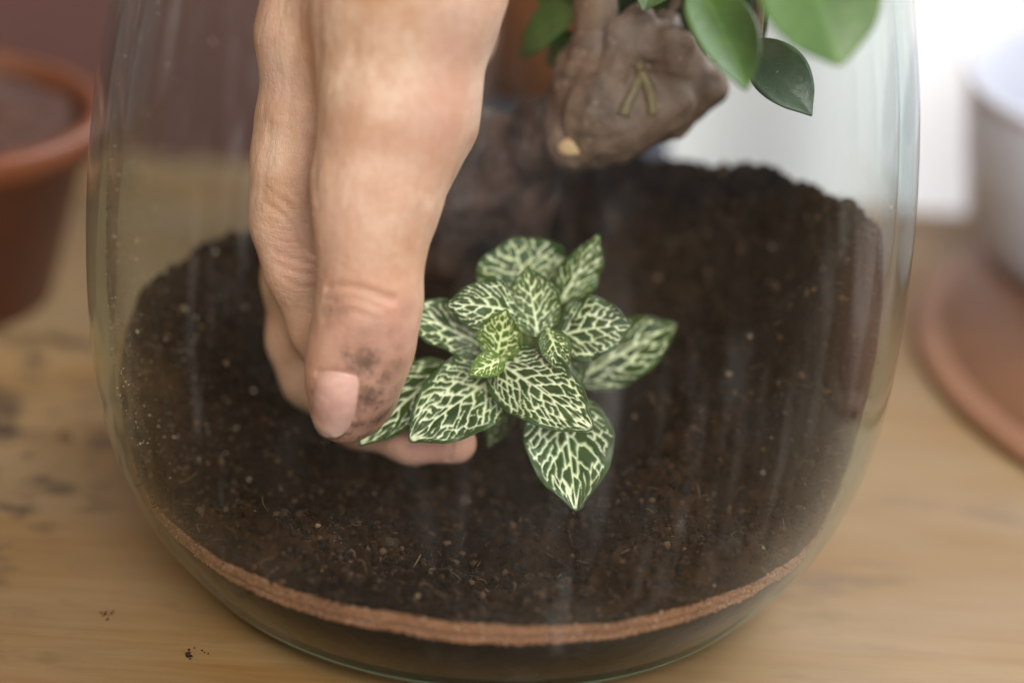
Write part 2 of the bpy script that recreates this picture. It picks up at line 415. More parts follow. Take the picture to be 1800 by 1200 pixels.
def rim_z(th):
    t = np.mod(th + np.pi / 2, 2 * np.pi) - np.pi / 2
    z = np.interp(t, _th, _rz)
    return np.maximum(z, sand_top(th) + 0.0006)
def soil_h(x, y):
    "smooth soil height at world x, y"
    th = np.arctan2(y, x - AX); rr = np.hypot(x - AX, y)
    rz = rim_z(th); u = np.clip(rr / r_in(rz), 0, 1)
    base = 0.030 + 0.10 * np.clip(y, -.05, .09) * .9 + 0.06 * np.clip(x, -.02, .08)
    z = base + (rz - base) * u ** np.where(rz > .05, 2.6, 3.0)
    z = z - 0.012 * np.exp(-(((x + .004) / .034) ** 2 + ((y + .012) / .032) ** 2) ** 1.3)
    z = z - 0.007 * np.exp(-(((x + .052) / .018) ** 2 + ((y - .012) / .026) ** 2))
    z = z + 0.006 * np.exp(-(((x - .055) / .022) ** 2 + ((y + .01) / .03) ** 2))
    return z
def soil():
    nr, ns = 190, 420
    u = np.linspace(0.0, 1, nr) ** 0.9; th = np.linspace(0, 2 * np.pi, ns, endpoint=False)
    rz = rim_z(th); rz = rz + (0.0060 * fbm(np.stack([np.cos(th) * 9, np.sin(th) * 9, 0 * th], 1), 5) + 0.0035 * fbm(np.stack([np.cos(th) * 55, np.sin(th) * 55, 0 * th], 1), 2, 77)) * sstep(.034, .05, rz)
    R = r_in(rz) - 0.0007
    X = AX + u[:, None] * R[None] * np.cos(th); Y = u[:, None] * R[None] * np.sin(th)
    x, y = X.ravel(), Y.ravel()
    Z = np.maximum(soil_h(x, y), .0165); _r = np.hypot(x - AX, y)
    edge = np.repeat(sstep(0.9, 1.0, u), ns)
    Z = Z * (1 - edge) + edge * np.tile(rz, nr)
    P = np.stack([x, y, 0 * x], 1)
    amp = 1 - 0.75 * edge
    Z = Z + amp * (0.022 * fbm(P * 36, 3, 3) + 0.0110 * fbm(P * 120, 4, 11) + 0.0065 * np.abs(fbm(P * 420, 3, 23)))
    Z = np.maximum(Z, .0125 + (np.tile(sand_top(th), nr) - .0105) * np.clip((_r - .05) / (np.tile(r_in(sand_top(th)), nr) - .05), 0, 1) - .0012 * edge)
    top = np.stack([x, y, Z], 1)
    # skirt down the inside of the glass
    nk = 46; rows = []
    zt = Z.reshape(nr, ns)[-1]; zb = np.minimum(sand_top(th) - 0.0004, zt - .0004)
    for k in range(1, nk):
        f = k / (nk - 1); z = zt * (1 - f) + zb * f
        n = fbm(np.stack([np.cos(th) * 20, np.sin(th) * 20, z * 220], 1), 4, 5)
        rr = r_in(z) - 0.0006 - 0.0022 * np.clip(n + .12, 0, 1)
        rows.append(np.stack([AX + rr * np.cos(th), rr * np.sin(th), z], 1))
    V = np.vstack([top] + rows)
    F = grid_faces(nr + nk - 1, ns, True)
    o = mesh_obj('potting_soil', V, F, M_soil)
    tag(o, 'dark brown peaty potting soil heaped against the back of the jar', 'soil', None, 'stuff')
    return o, top, rows
soil_o, soil_top, soil_rows = soil()

ICO_V = None
def ico():
    t = (1 + 5 ** .5) / 2
    v = np.array([(-1, t, 0), (1, t, 0), (-1, -t, 0), (1, -t, 0), (0, -1, t), (0, 1, t), (0, -1, -t), (0, 1, -t), (t, 0, -1), (t, 0, 1), (-t, 0, -1), (-t, 0, 1)]) / (1 + t * t) ** .5
    f = np.array([(0, 11, 5), (0, 5, 1), (0, 1, 7), (0, 7, 10), (0, 10, 11), (1, 5, 9), (5, 11, 4), (11, 10, 2), (10, 7, 6), (7, 1, 8), (3, 9, 4), (3, 4, 2), (3, 2, 6), (3, 6, 8), (3, 8, 9), (4, 9, 5), (2, 4, 11), (6, 2, 10), (8, 6, 7), (9, 8, 1)])
    return v, f
OCT_V = np.array([(1, 0, 0), (-1, 0, 0), (0, 1, 0), (0, -1, 0), (0, 0, 1), (0, 0, -1)], float)
OCT_F = np.array([(0, 2, 4), (2, 1, 4), (1, 3, 4), (3, 0, 4), (2, 0, 5), (1, 2, 5), (3, 1, 5), (0, 3, 5)])
def scatter(name, pts, sizes, mat, shape='ico', squash=(0.5, 1.0), smooth=False, parent=None, jitter=0.25):
    bv, bf = ico() if shape == 'ico' else (OCT_V, OCT_F)
    n = len(pts); k = len(bv)
    V = np.repeat(bv[None], n, 0) * (1 + jitter * (rng.random((n, k, 1)) - .5) * 2)
    V = V * (squash[0] + (squash[1] - squash[0]) * rng.random((n, 1, 3)))
    q = rng.normal(size=(n, 4)); q /= np.linalg.norm(q, axis=1)[:, None]; a, b, c, d = q.T
    Rm = np.stack([np.stack([1 - 2 * (c * c + d * d), 2 * (b * c - a * d), 2 * (b * d + a * c)], -1), np.stack([2 * (b * c + a * d), 1 - 2 * (b * b + d * d), 2 * (c * d - a * b)], -1), np.stack([2 * (b * d - a * c), 2 * (c * d + a * b), 1 - 2 * (b * b + c * c)], -1)], 1)
    V = np.einsum('nij,nkj->nki', Rm, V) * np.asarray(sizes)[:, None, None] + np.asarray(pts)[:, None]
    F = (bf[None] + (np.arange(n) * k)[:, None, None]).reshape(-1, 3)
    return mesh_obj(name, V.reshape(-1, 3), F, mat, parent, smooth)
def fibres(name, pts, lens, mat, parent=None, rad=0.00013, flat=None):
    n = len(pts); m = 5
    d = rng.normal(size=(n, 3)); d[:, 2] *= 0.35; d /= np.linalg.norm(d, axis=1)[:, None]
    c = rng.normal(size=(n, 3)) * 0.7; c[:, 2] = np.abs(c[:, 2]) * .8
    t = np.linspace(-.5, .5, m)
    path = pts[:, None] + (d[:, None] * t[None, :, None] + c[:, None] * (.25 - t[None, :, None] ** 2)) * lens[:, None, None]
    a = np.cross(d, [0.1, .2, .97]); a /= np.linalg.norm(a, axis=1)[:, None] + 1e-9; b = np.cross(d, a)
    th = np.array([0, 2.1, 4.2]); r = rad * (.6 + .8 * rng.random(n))
    V = path[:, :, None] + r[:, None, None, None] * (a[:, None, None] * np.cos(th)[None, None, :, None] + b[:, None, None] * np.sin(th)[None, None, :, None])
    F = (grid_faces(m, 3, True)[None] + (np.arange(n) * m * 3)[:, None, None]).reshape(-1, 4)
    return mesh_obj(name, V.reshape(-1, 3), F, mat, parent, True)
def soil_points(n):
    th = rng.random(n) * 2 * np.pi; rr = np.sqrt(rng.random(n)) * 0.985
    i = np.clip((rr ** (1 / .9) * 189).astype(int), 0, 189); j = (th / (2 * np.pi) * 420).astype(int) % 420
    return soil_top.reshape(190, 420, 3)[i, j]
def skirt_points(n):
    R = np.array(soil_rows); k = rng.integers(0, len(R), n); j = rng.integers(0, R.shape[1], n)
    p = R[k, j].copy(); d = p[:, :2] - [AX, 0]; p[:, :2] -= d / np.linalg.norm(d, axis=1)[:, None] * 0.0004
    return p
sp = soil_points(20000)
_j = rng.integers(0, 420, 1500); _e = soil_top.reshape(190, 420, 3)[-1][_j].copy(); _e[:, :2] = [AX, 0] + (_e[:, :2] - [AX, 0]) * (0.985 + 0.01 * rng.random((1500, 1))); sp = np.vstack([sp, _e])
o = scatter('soil_crumb', sp, 0.00022 + 0.0013 * rng.random(len(sp)) ** 4.5, M_crumb, parent=soil_o); o['kind'] = 'stuff'
cl = soil_points(420); cl = cl[np.hypot(cl[:, 0] - AX, cl[:, 1]) < .085]
o = scatter('soil_clod', cl, 0.0012 + 0.0022 * rng.random(len(cl)) ** 2, M_soil, squash=(.6, 1.0), smooth=True, parent=soil_o, jitter=.35); o['kind'] = 'stuff'
sk = skirt_points(5000)
o = scatter('wall_crumb', sk, 0.00025 + 0.0006 * rng.random(len(sk)) ** 2, M_crumb, parent=soil_o); o['kind'] = 'stuff'
fp = soil_points(2600); fp[:, 2] += 0.0004
o = fibres('peat_fibre', fp, 0.0012 + 0.0036 * rng.random(len(fp)) ** 1.5, M_fibre, soil_o); o['kind'] = 'stuff'
fk = skirt_points(900)
o = fibres('wall_fibre', fk, 0.0015 + 0.0025 * rng.random(len(fk)), M_fibre, soil_o, 0.0001); o['kind'] = 'stuff'

def sand():
    ns, nk = 420, 30; th = np.linspace(0, 2 * np.pi, ns, endpoint=False)
    zt = sand_top(th); tk = sand_thick(th); rows = []
    rows.append(np.stack([AX + .03 * np.cos(th), .03 * np.sin(th), zt * 0 + 0.0095], 1))
    rows.append(np.stack([AX + .05 * np.cos(th), .05 * np.sin(th), zt * 0 + 0.0105], 1))
    for k in range(nk):
        f = k / (nk - 1); z = zt - tk * f
        groove = np.exp(-((f - 0.60 - .05 * np.sin(th * 2)) / 0.055) ** 2)
        rr = r_in(z) - 0.0004 - 0.0013 * groove - 0.0006 * np.clip(fbm(np.stack([np.cos(th) * 60, np.sin(th) * 60, z * 700], 1), 2, 9), 0, 1)
        rows.append(np.stack([AX + rr * np.cos(th), rr * np.sin(th), z], 1))
    gv = np.concatenate([np.zeros(2 * ns)] + [np.exp(-((k / (nk - 1) - 0.60 - .05 * np.sin(th * 2)) / 0.07) ** 2) for k in range(nk)])
    o = mesh_obj('sand_layer', np.vstack(rows), grid_faces(nk + 2, ns, True), M_sand, None, True, {'seam': gv})
    tag(o, 'thin band of reddish sand between the dark layers in the jar', 'sand', None, 'stuff')
    n = 22000; t2 = -np.pi / 2 + (rng.random(n) - .5) * 3.9; f = rng.random(n) * 1.04 - .03
    keep = np.abs(f - .6 - .05 * np.sin(t2 * 2)) > .085; t2, f = t2[keep], f[keep]
    z = sand_top(t2) - sand_thick(t2) * f + rng.normal(size=len(f)) * .0002
    rr = r_in(z) - 0.00045
    g = scatter('sand_grain', np.stack([AX + rr * np.cos(t2), rr * np.sin(t2), z], 1), 0.00018 + .00034 * rng.random(len(f)) ** 2, M_sand, 'oct', parent=o); g['kind'] = 'stuff'
sand()
def drain():
    ns = 240; th = np.linspace(0, 2 * np.pi, ns, endpoint=False); rows = []
    zb = 0.0092
    for r0 in (0.002, .03, .055): rows.append(np.stack([AX + r0 * np.cos(th), r0 * np.sin(th), 0 * th + .0062], 1))
    zt = sand_top(th) - sand_thick(th) + .0002
    for k in range(40):
        f = k / 39; z = .0092 + (zt - .0092) * f
        rr = r_in(z) - 0.0005 - 0.002 * np.clip(fbm(np.stack([np.cos(th) * 24, np.sin(th) * 24, z * 300], 1), 3, 8) + .1, 0, 1)
        rows.append(np.stack([AX + rr * np.cos(th), rr * np.sin(th), z], 1))
    rows.append(np.stack([AX + .05 * np.cos(th), .05 * np.sin(th), zt * 0 + .0088], 1))
    o = mesh_obj('drainage_layer', np.vstack(rows), grid_faces(len(rows), ns, True), M_drain)
    tag(o, 'blackish drainage layer in the rounded bottom of the jar', 'gravel', None, 'stuff')
drain()

def b_dust(h, b):
    isl = h.n('NewGeometry').outputs['Random Per Island']
    h.put(b.inputs['Base Color'], h.ramp(isl, (0.0, (.03, .02, .015)), (0.35, (.12, .08, .05)), (1.0, (.70, .60, .48)))); b.inputs['Roughness'].default_value = .5
M_dust = principled('dust', build=b_dust)
# dust specks and crumbs stuck to the inside of the glass
def specks():
    n = 2200
    th = rng.random(n) * 2 * np.pi; z = 0.03 + rng.random(n) * 0.12
    a = rng.random(n) < .55
    th[a] = np.radians(200 + 45 * rng.normal(size=a.sum()) * .5); z[a] = .045 + .05 * np.abs(rng.normal(size=a.sum())) * .7
    ok = z > rim_z(th) + .0005; th, z = th[ok], z[ok]
    rr = r_in(z) - .00012
    o = scatter('dust_speck', np.stack([AX + rr * np.cos(th), rr * np.sin(th), z], 1), .00010 + .00030 * rng.random(len(z)) ** 4, M_dust, 'oct'); adopt(o, jar); o['kind'] = 'stuff'
specks()

# soil crumbs spilt on the table
def spilt():
    spots = [(190, 1080, .002), (345, 1150, .003), (110, 770, .003)]
    P = []; S = []
    for px, py, s in spots:
        d = ray(px, py); q = CAM + d * (-CAM[2] / d[2]); n = 9
        P.append(q + np.c_[rng.normal(size=(n, 2)) * s * .45, np.zeros(n)]); S.append(.00025 + .0008 * rng.random(n) ** 3)
    n = 40; q = np.c_[-.13 - .1 * rng.random(n), -.12 + .25 * rng.random(n), np.zeros(n)]; P.append(q); S.append(.0002 + .0005 * rng.random(n) ** 2)
    P = np.vstack(P); S = np.concatenate(S); P[:, 2] = S * .6
    o = scatter('spilt_soil', P, S, M_crumb)
    tag(o, 'dark crumbs of soil spilt on the table beside the jar', 'soil', None, 'stuff')
spilt()

# ------------------------------------------------------------------ signed-distance modelling (hand, root)
def smin(a, b, k):
    h = np.clip(0.5 + 0.5 * (b - a) / k, 0, 1); return b * (1 - h) + a * h - k * h * (1 - h)
def cone(P, a, b, ra, rb):
    ba = b - a; L2 = ba @ ba
    t = np.clip(((P - a) @ ba) / max(L2, 1e-12), 0, 1)
    return np.linalg.norm(P - a - t[..., None] * ba, axis=-1) - (ra + (rb - ra) * t)
def chain_sdf(P, pts, k):
    r = None
    for (a, ra), (b, rb) in zip(pts[:-1], pts[1:]):
        d = cone(P, a, b, ra, rb); r = d if r is None else smin(r, d, k)
    return r
def surface_nets(fn, lo, hi, h):
    lo = np.asarray(lo); n = np.ceil((np.asarray(hi) - lo) / h).astype(int) + 1
    xs = [lo[i] + h * np.arange(n[i]) for i in range(3)]
    Fv = np.full(n, 1.0, np.float32); bs = 10
    nb = [-(-n[i] // bs) for i in range(3)]
    cen = [lo[i] + h * (bs * np.arange(nb[i]) + (bs - 1) / 2) for i in range(3)]
    g = np.stack(np.meshgrid(*cen, indexing='ij'), -1); cs = fn(g.reshape(-1, 3)).reshape(nb)
    near = np.abs(cs) < h * bs * 0.87 * 1.35 + .001
    loc = np.stack(np.meshgrid(*[np.arange(bs)] * 3, indexing='ij'), -1).reshape(-1, 3)
    B = np.argwhere(near) * bs
    for a in range(0, len(B), 120):
        q = (B[a:a + 120, None] + loc[None]).reshape(-1, 3); q = q[(q < n).all(1)]
        Fv[tuple(q.T)] = fn(lo + h * q)
    for b in np.argwhere(~near & (cs < 0)) * bs: Fv[b[0]:b[0] + bs, b[1]:b[1] + bs, b[2]:b[2] + bs] = -1
    ins = Fv < 0
    c = np.zeros(n - 1, np.int8)
    for dx in (0, 1):
        for dy in (0, 1):
            for dz in (0, 1): c += ins[dx:n[0] - 1 + dx, dy:n[1] - 1 + dy, dz:n[2] - 1 + dz]
    act = (c > 0) & (c < 8); idx = -np.ones(n - 1, np.int64); I = np.argwhere(act); idx[act] = np.arange(len(I))
    S = np.zeros((len(I), 3)); W = np.zeros(len(I))
    for ax in range(3):
        e = np.eye(3, dtype=int)[ax]; o1, o2 = [np.eye(3, dtype=int)[q] for q in range(3) if q != ax]
        for a in (0, 1):
            for b in (0, 1):
                p0 = I + a * o1 + b * o2; p1 = p0 + e
                f0 = Fv[tuple(p0.T)]; f1 = Fv[tuple(p1.T)]; x = (f0 < 0) != (f1 < 0)
                t = np.where(x, f0 / np.where(x, f0 - f1, 1), 0)
                S += np.where(x[:, None], p0 + t[:, None] * e, 0); W += x
    V = lo + h * S / W[:, None]
    faces = []
    for ax in range(3):
        e = np.eye(3, dtype=int)[ax]; q1, q2 = [(ax + 1) % 3, (ax + 2) % 3]
        e1, e2 = np.eye(3, dtype=int)[q1], np.eye(3, dtype=int)[q2]
        sl0 = [slice(0, n[i] - 1) if i == ax else slice(1, n[i] - 1) for i in range(3)]
        sl1 = [slice(1, n[i]) if i == ax else slice(1, n[i] - 1) for i in range(3)]
        A, B = ins[tuple(sl0)], ins[tuple(sl1)]
        E = np.argwhere(A != B); s = A[tuple(E.T)]
        base = E.copy(); base[:, q1] += 1; base[:, q2] += 1
        g = lambda p: idx[tuple(p.T)]
        quad = np.stack([g(base - e1 - e2), g(base - e2), g(base), g(base - e1)], 1)
        quad[~s] = quad[~s][:, ::-1]; faces.append(quad)
    F = np.vstack(faces); F = F[(F >= 0).all(1)]
    return V, F
def march(fn, pix, t0=0.40, t1=0.75):
    "first hit of the rays through the given pixels; rows that miss are nan"
    D = np.array([ray(a, b) for a, b in pix]); t = np.full(len(D), t0); act = np.arange(len(D))
    for _ in range(140):
        if not len(act): break
        d = fn(CAM + D[act] * t[act, None]); t[act] += np.maximum(d * .85, 0)
        act = act[(d > 2e-5) & (t[act] < t1)]
    P = CAM + D * t[:, None]; P[t >= t1] = np.nan
    return P
def grad(fn, P, e=2e-4):
    g = np.stack([fn(P + e * np.eye(3)[i]) - fn(P - e * np.eye(3)[i]) for i in range(3)], -1)
    return g / (np.linalg.norm(g, axis=-1, keepdims=True) + 1e-12)

# ------------------------------------------------------------------ the hand
def C(*pts):
    "chain from (px, py, Y, radius in px)"
    return [(at(x, y, Y), r * mpp(Y)) for x, y, Y, r in pts]
thumb = C((606, 716, -.040, 66), (622, 655, -.041, 80), (640, 590, -.040, 85), (650, 515, -.038, 84), (652, 400, -.034, 91), (662, 320, -.030, 100), (690, 190, -.024, 118), (688, 20, -.018, 126))
thumb_pad = C((648, 690, -.034, 55), (655, 600, -.030, 66))
thenar = C((668, 330, -.026, 84), (728, 205, -.016, 92), (726, 70, -.012, 112), (716, -60, -.008, 120))
palm = C((520, 330, -.006, 66), (535, 230, -.004, 76), (545, 60, -.002, 84), (560, -80, 0.0, 90))
palm2 = C((560, 260, .018, 66), (590, 80, .020, 80), (620, -80, .018, 92))
palm3 = C((620, 250, .034, 58), (660, 100, .034, 76), (680, -70, .030, 88))
palm4 = C((705, 190, .044, 52), (785, 60, .046, 76), (805, -70, .042, 84))
index = C((515, 300, -.008, 66), (509, 395, -.010, 64), (524, 470, -.013, 57), (560, 580, -.016, 47), (592, 655, -.019, 42), (625, 712, -.022, 36))
middle = C((512, 300, .012, 56), (517, 400, .012, 54), (515, 490, .010, 53), (523, 600, .006, 52), (545, 668, .002, 48), (625, 742, -.010, 42), (720, 772, -.018, 41), (800, 778, -.020, 39))
ring = C((600, 260, .032, 55), (590, 400, .034, 52), (600, 520, .032, 48), (640, 610, .026, 42), (690, 640, .02, 38))
wr = [np.array([-.026, -.006, .175]), np.array([-.030, .002, .215]), np.array([-.036, .012, .26]), np.array([-.045, .02, .32])]
arm1 = [(wr[0] + [.000, -.01, -.02], .020), (wr[1] + [.004, -.008, 0], .0215), (wr[2] + [.004, -.006, 0], .024), (wr[3], .031)]
arm2 = [(wr[0] + [-.002, .014, -.02], .020), (wr[1] + [.0, .010, 0], .0215), (wr[2] + [.0, .006, 0], .024), (wr[3] + [0, .004, 0], .031)]
def tendons(P):
    return 0
def hand_raw(P):
    P = np.asarray(P, float)
    t = chain_sdf(P, thumb, .006); t = smin(t, chain_sdf(P, thumb_pad, .004), .006)
    th_ = chain_sdf(P, thenar, .008)
    t = smin(t, th_, .010)
    p = chain_sdf(P, palm, .006); p = smin(p, chain_sdf(P, palm2, .006), .009); p = smin(p, chain_sdf(P, palm3, .006), .010); p = smin(p, chain_sdf(P, palm4, .006), .010)
    a = smin(chain_sdf(P, arm1, .01), chain_sdf(P, arm2, .01), .012)
    p = smin(p, a, .014)
    i = chain_sdf(P, index, .004); p = smin(p, i, .006)
    m = chain_sdf(P, middle, .004); p = smin(p, m, .0022)
    r = chain_sdf(P, ring, .004); p = smin(p, r, .003)
    # web of the thumb joins high up, thumb stays separate below
    k = .0016 + .008 * sstep(.098, .125, P[:, 2])
    d = smin(t, p, k)
    return d
def nail_px(A, B):
    c0 = np.array([587., 707.]); ax = np.array([-.13, 1.0]); ax = ax / np.linalg.norm(ax); sx = np.array([ax[1], -ax[0]])
    hw = 41 * (1 - .16 * np.maximum(A, 0) ** 3 - .10 * np.maximum(-A, 0) ** 5)
    ln = 48 * A + np.where(A > 0, 12 * A, -7 * np.abs(A)) * (1 - B * B)
    return c0 + ax * np.asarray(ln)[..., None] + sx * (B * hw)[..., None]
def build_hand():
    lo, hi = (-.084, -.066, .012), (.012, .075, .318)
    V, F = surface_nets(hand_raw, lo, hi, .00068)
    nrm = grad(hand_raw, V)
    # creases carved along lines on the skin
    lines = [([(574, 507), (600, 503), (640, 510), (690, 526)], .00075, .0009), ([(572, 528), (620, 524), (665, 538)], .0004, .0008),
             ([(570, 560), (610, 548), (650, 556)], .0003, .0009), 
             
             ([(470, 360), (490, 372), (512, 392)], .0004, .0006), ([(500, 350), (520, 380), (548, 400)], .0004, .0006), ([(515, 395), (535, 430), (556, 452)], .00055, .0007),
             ([(480, 440), (510, 455), (545, 462)], .0003, .0006), ([(490, 465), (520, 478), (548, 482)], .0003, .0006), ([(500, 490), (525, 502), (552, 505)], .0003, .0005),
             ([(468, 330), (488, 345), (500, 362)], .0003, .0005), ([(520, 345), (540, 362), (552, 370)], .0003, .0005),
             ([(474, 60), (470, 240), (462, 340)], .00035, .0015), ([(500, 60), (506, 220), (512, 330)], .0003, .0014), ([(548, 80), (552, 240), (556, 360)], .0004, .0018),
             ([(795, 768), (792, 790), (788, 806)], .0005, .0006)]
    disp = np.zeros(len(V))
    e = np.linspace(-1, 1, 9); ns_ = nail_px(np.concatenate([e[::-1], -np.ones(7)]), np.concatenate([np.ones(9) * 1.02, np.linspace(1, -1, 7)]))
    lines.append(([tuple(x) for x in ns_[:16]], .0005, .0007))
    for pts, dep, wid in lines:
        q = march(hand_raw, spline([(a, b, 0) for a, b in pts], 8)[:, :2]); q = q[~np.isnan(q[:, 0])]
        if len(q) < 2: continue
        best = np.full(len(V), 1.0)
        for a, b in zip(q[:-1], q[1:]):
            if np.linalg.norm(a - b) > .0055: continue
            best = np.minimum(best, cone(V, a, b, 0, 0))
        disp -= dep * np.exp(-(best / wid) ** 2); disp += .12 * dep * np.exp(-((best - 2.2 * wid) / wid) ** 2)
    # knuckle swelling, tendon relief and slight unevenness
    disp += .0009 * fbm(V * np.array([260, 260, 45]), 3, 2) * sstep(.075, .10, V[:, 2]) + .0012 * fbm(V * 70, 3, 7)
    V = V + nrm * disp[:, None]
    # colour masks
    def blob(lst, wide=1.0):
        m = np.zeros(len(V))
        for px, py, r, s in lst:
            q = march(hand_raw, [(px, py)])[0]
            if np.isnan(q[0]): continue
            d = np.linalg.norm(V - q, axis=1); m = np.maximum(m, s * np.exp(-(d / (r * wide * mpp(-.04))) ** 2))
        return m
    dirt = blob([(640, 635, 34, 1.0), (610, 622, 20, .8), (655, 655, 24, .8), (583, 545, 24, .75), (690, 585, 16, .55), (700, 640, 26, .75), (650, 700, 38, 1.0), (668, 735, 32, .95), (628, 745, 22, .9),
                 (600, 782, 26, .8), (560, 772, 20, .8), (640, 765, 26, .9), (690, 690, 26, .8), (735, 368, 14, .35), (612, 765, 40, .8), (676, 665, 30, .8), (700, 610, 20, .6), (620, 590, 16, .5), (660, 575, 14, .45), (640, 600, 26, .6), (590, 660, 14, .5), (548, 690, 8, .7), (715, 545, 14, .4), (800, 800, 26, .35), (575, 760, 14, .6), (640, 690, 14, .9)], 1.45) * .85
    pink = blob([(600, 720, 90, .9), (680, 610, 80, .8), (760, 785, 90, .9), (690, 560, 60, .6), (770, 230, 80, .45), (520, 430, 60, .35), (490, 690, 60, .5), (640, 580, 90, .45)])
    knuckle = blob([(500, 385, 60, 1.0), (530, 440, 55, 1.0), (530, 500, 45, .8), (620, 515, 70, .8), (640, 560, 60, .5), (560, 660, 40, .5), (620, 470, 60, .4)])
    dorsum = blob([(500, y, 70, 1.0) for y in range(30, 340, 60)])
    o = mesh_obj('hand', V, F, M_skin, None, True, {'dirt': dirt, 'pink': pink, 'knuckle': knuckle, 'dorsum': dorsum})
    tag(o, 'bare right hand reaching down into the jar, thumb smudged with soil', 'hand')
    # thumbnail
    n = 30
    u = np.linspace(-1, 1, n); A, Bq = [q.ravel() for q in np.meshgrid(u, u, indexing='ij')]
    q = nail_px(A, Bq)
    pts = march(hand_raw, q); bad = np.isnan(pts[:, 0])
    if bad.any(): pts[bad] = pts[~bad][np.argmin(np.linalg.norm(q[bad][:, None] - q[~bad][None], axis=-1), 1)]
    edge = np.maximum(np.abs(A), np.abs(Bq))
    off = .0013 * (1 - np.abs(Bq) ** 2) - .0003 - .0002 * sstep(.7, 1, A) - .0004 * sstep(.6, 1.0, -A)
    pts = pts + grad(hand_raw, pts) * off[:, None]
    nf = grid_faces(n, n)
    e1 = pts[nf[n * 12 + 12][1]] - pts[nf[n * 12 + 12][0]]; e2 = pts[nf[n * 12 + 12][3]] - pts[nf[n * 12 + 12][0]]
    if np.cross(e1, e2) @ grad(hand_raw, pts[n * 13 + 13][None])[0] < 0: nf = nf[:, ::-1]
    av = np.repeat(u, n)
    nail = mesh_obj('nail', pts, nf, M_nail, o, True, {'along': av})
    md = nail.modifiers.new('thickness', 'SOLIDIFY'); md.thickness = .0004; md.offset = -1
    nail['label'] = 'short pink thumbnail with soil at its edge'
    return o
def b_skin(h, b):
    v = h.map(); dirt = h.attr('dirt'); pink = h.attr('pink')
    c = h.mix(h.ramp(h.noise(v, 70, 4, .55), (.35, 0.0), (.68, 1.0)), (.55, .30, .185), (.73, .505, .385))
    c = h.mix(h.ramp(h.noise(v, 420, 4, .6), (.4, 0.0), (.75, .40)), c, (.46, .21, .13))
    c = h.mix(h.ramp(h.noise(h.map((1, 1, .4)), 34, 4, .6), (.45, 0.0), (.70, .55)), c, (.60, .32, .25))
    c = h.mix(h.math('MULTIPLY', h.math('ADD', h.attr('knuckle'), h.math('MULTIPLY', h.attr('dorsum'), .7)), .30), c, (.50, .27, .15))
    c = h.mix(h.math('MULTIPLY', pink, .80), c, (.58, .265, .215))
    fine = h.noise(v, 900, 5, .7); mid = h.noise(v, 560, 7, .8)
    dm = h.math('MULTIPLY', dirt, 1.0); t = h.math('ADD', h.math('MULTIPLY', mid, .75), h.math('MULTIPLY', fine, .35))
    dsel = h.ramp(h.math('ADD', h.math('MULTIPLY', dm, .36), t), (.76, 0.0), (.90, 1.0))
    dsel = h.math('MULTIPLY', dsel, h.math('MULTIPLY', dirt, 1.6, True), True)
    c = h.mix(h.math('MULTIPLY', dirt, h.ramp(h.noise(v, 190, 5, .7), (.30, .35), (.62, 1.0))), c, (.20, .10, .07))
    c = h.mix(h.math('MULTIPLY', dsel, .70), c, (.06, .033, .025))
    h.put(b.inputs['Base Color'], c); h.put(b.inputs['Roughness'], h.math('MULTIPLY_ADD', dsel, .3)); b.id_data.nodes[-1].inputs[2].default_value = .46
    b.inputs['Subsurface Weight'].default_value = .16; b.inputs['Subsurface Radius'].default_value = (1, .35, .2); b.inputs['Subsurface Scale'].default_value = .0025
    b.inputs['Specular IOR Level'].default_value = .35
    vo = h.n('TexVoronoi'); vo.feature = 'DISTANCE_TO_EDGE'; vo.inputs['Scale'].default_value = 900; h.put(vo.inputs['Vector'], h.map((1, 1, .55)))
    wr1 = h.ramp(vo.outputs[0], (0.0, 0.0), (.12, 1.0))
    hh = h.math('ADD', h.math('MULTIPLY', wr1, .2), h.math('MULTIPLY', h.noise(h.map((1, 1, .35)), 600, 4, .6), .9))
    kn = h.math('MULTIPLY', h.noise(h.map((.22, .22, 1.0), rot=(0, .35, 0)), 900, 4, .6, .6), h.math('MULTIPLY', h.attr('knuckle'), 2.2))
    dn = h.math('MULTIPLY', h.noise(h.map((1, 1, .12)), 520, 4, .6), h.math('MULTIPLY', h.attr('dorsum'), 1.6))
    hh = h.math('ADD', hh, h.math('ADD', kn, dn))
    h.put(b.inputs['Normal'], h.bump(hh, .42, .0007))
M_skin = principled('skin', build=b_skin)
def b_nail(h, b):
    v = h.map(); al = h.attr('along')
    c = h.mix(h.ramp(h.noise(v, 250, 3), (.4, 0.0), (.7, 1.0)), (.68, .37, .32), (.76, .46, .40))
    c = h.mix(h.ramp(al, (.72, 0.0), (.86, .3)), c, (.80, .66, .58))
    tip = h.math('MULTIPLY', h.ramp(al, (.74, 0.0), (.95, 1.0)), h.ramp(h.noise(v, 420, 4), (.42, 0.0), (.6, 1.0)))
    c = h.mix(h.math('MULTIPLY', tip, .55), c, (.16, .09, .07))
    h.put(b.inputs['Base Color'], c); b.inputs['Roughness'].default_value = .24; b.inputs['Subsurface Weight'].default_value = .1; b.inputs['Subsurface Scale'].default_value = .001
M_nail = principled('nail', build=b_nail)
build_hand()

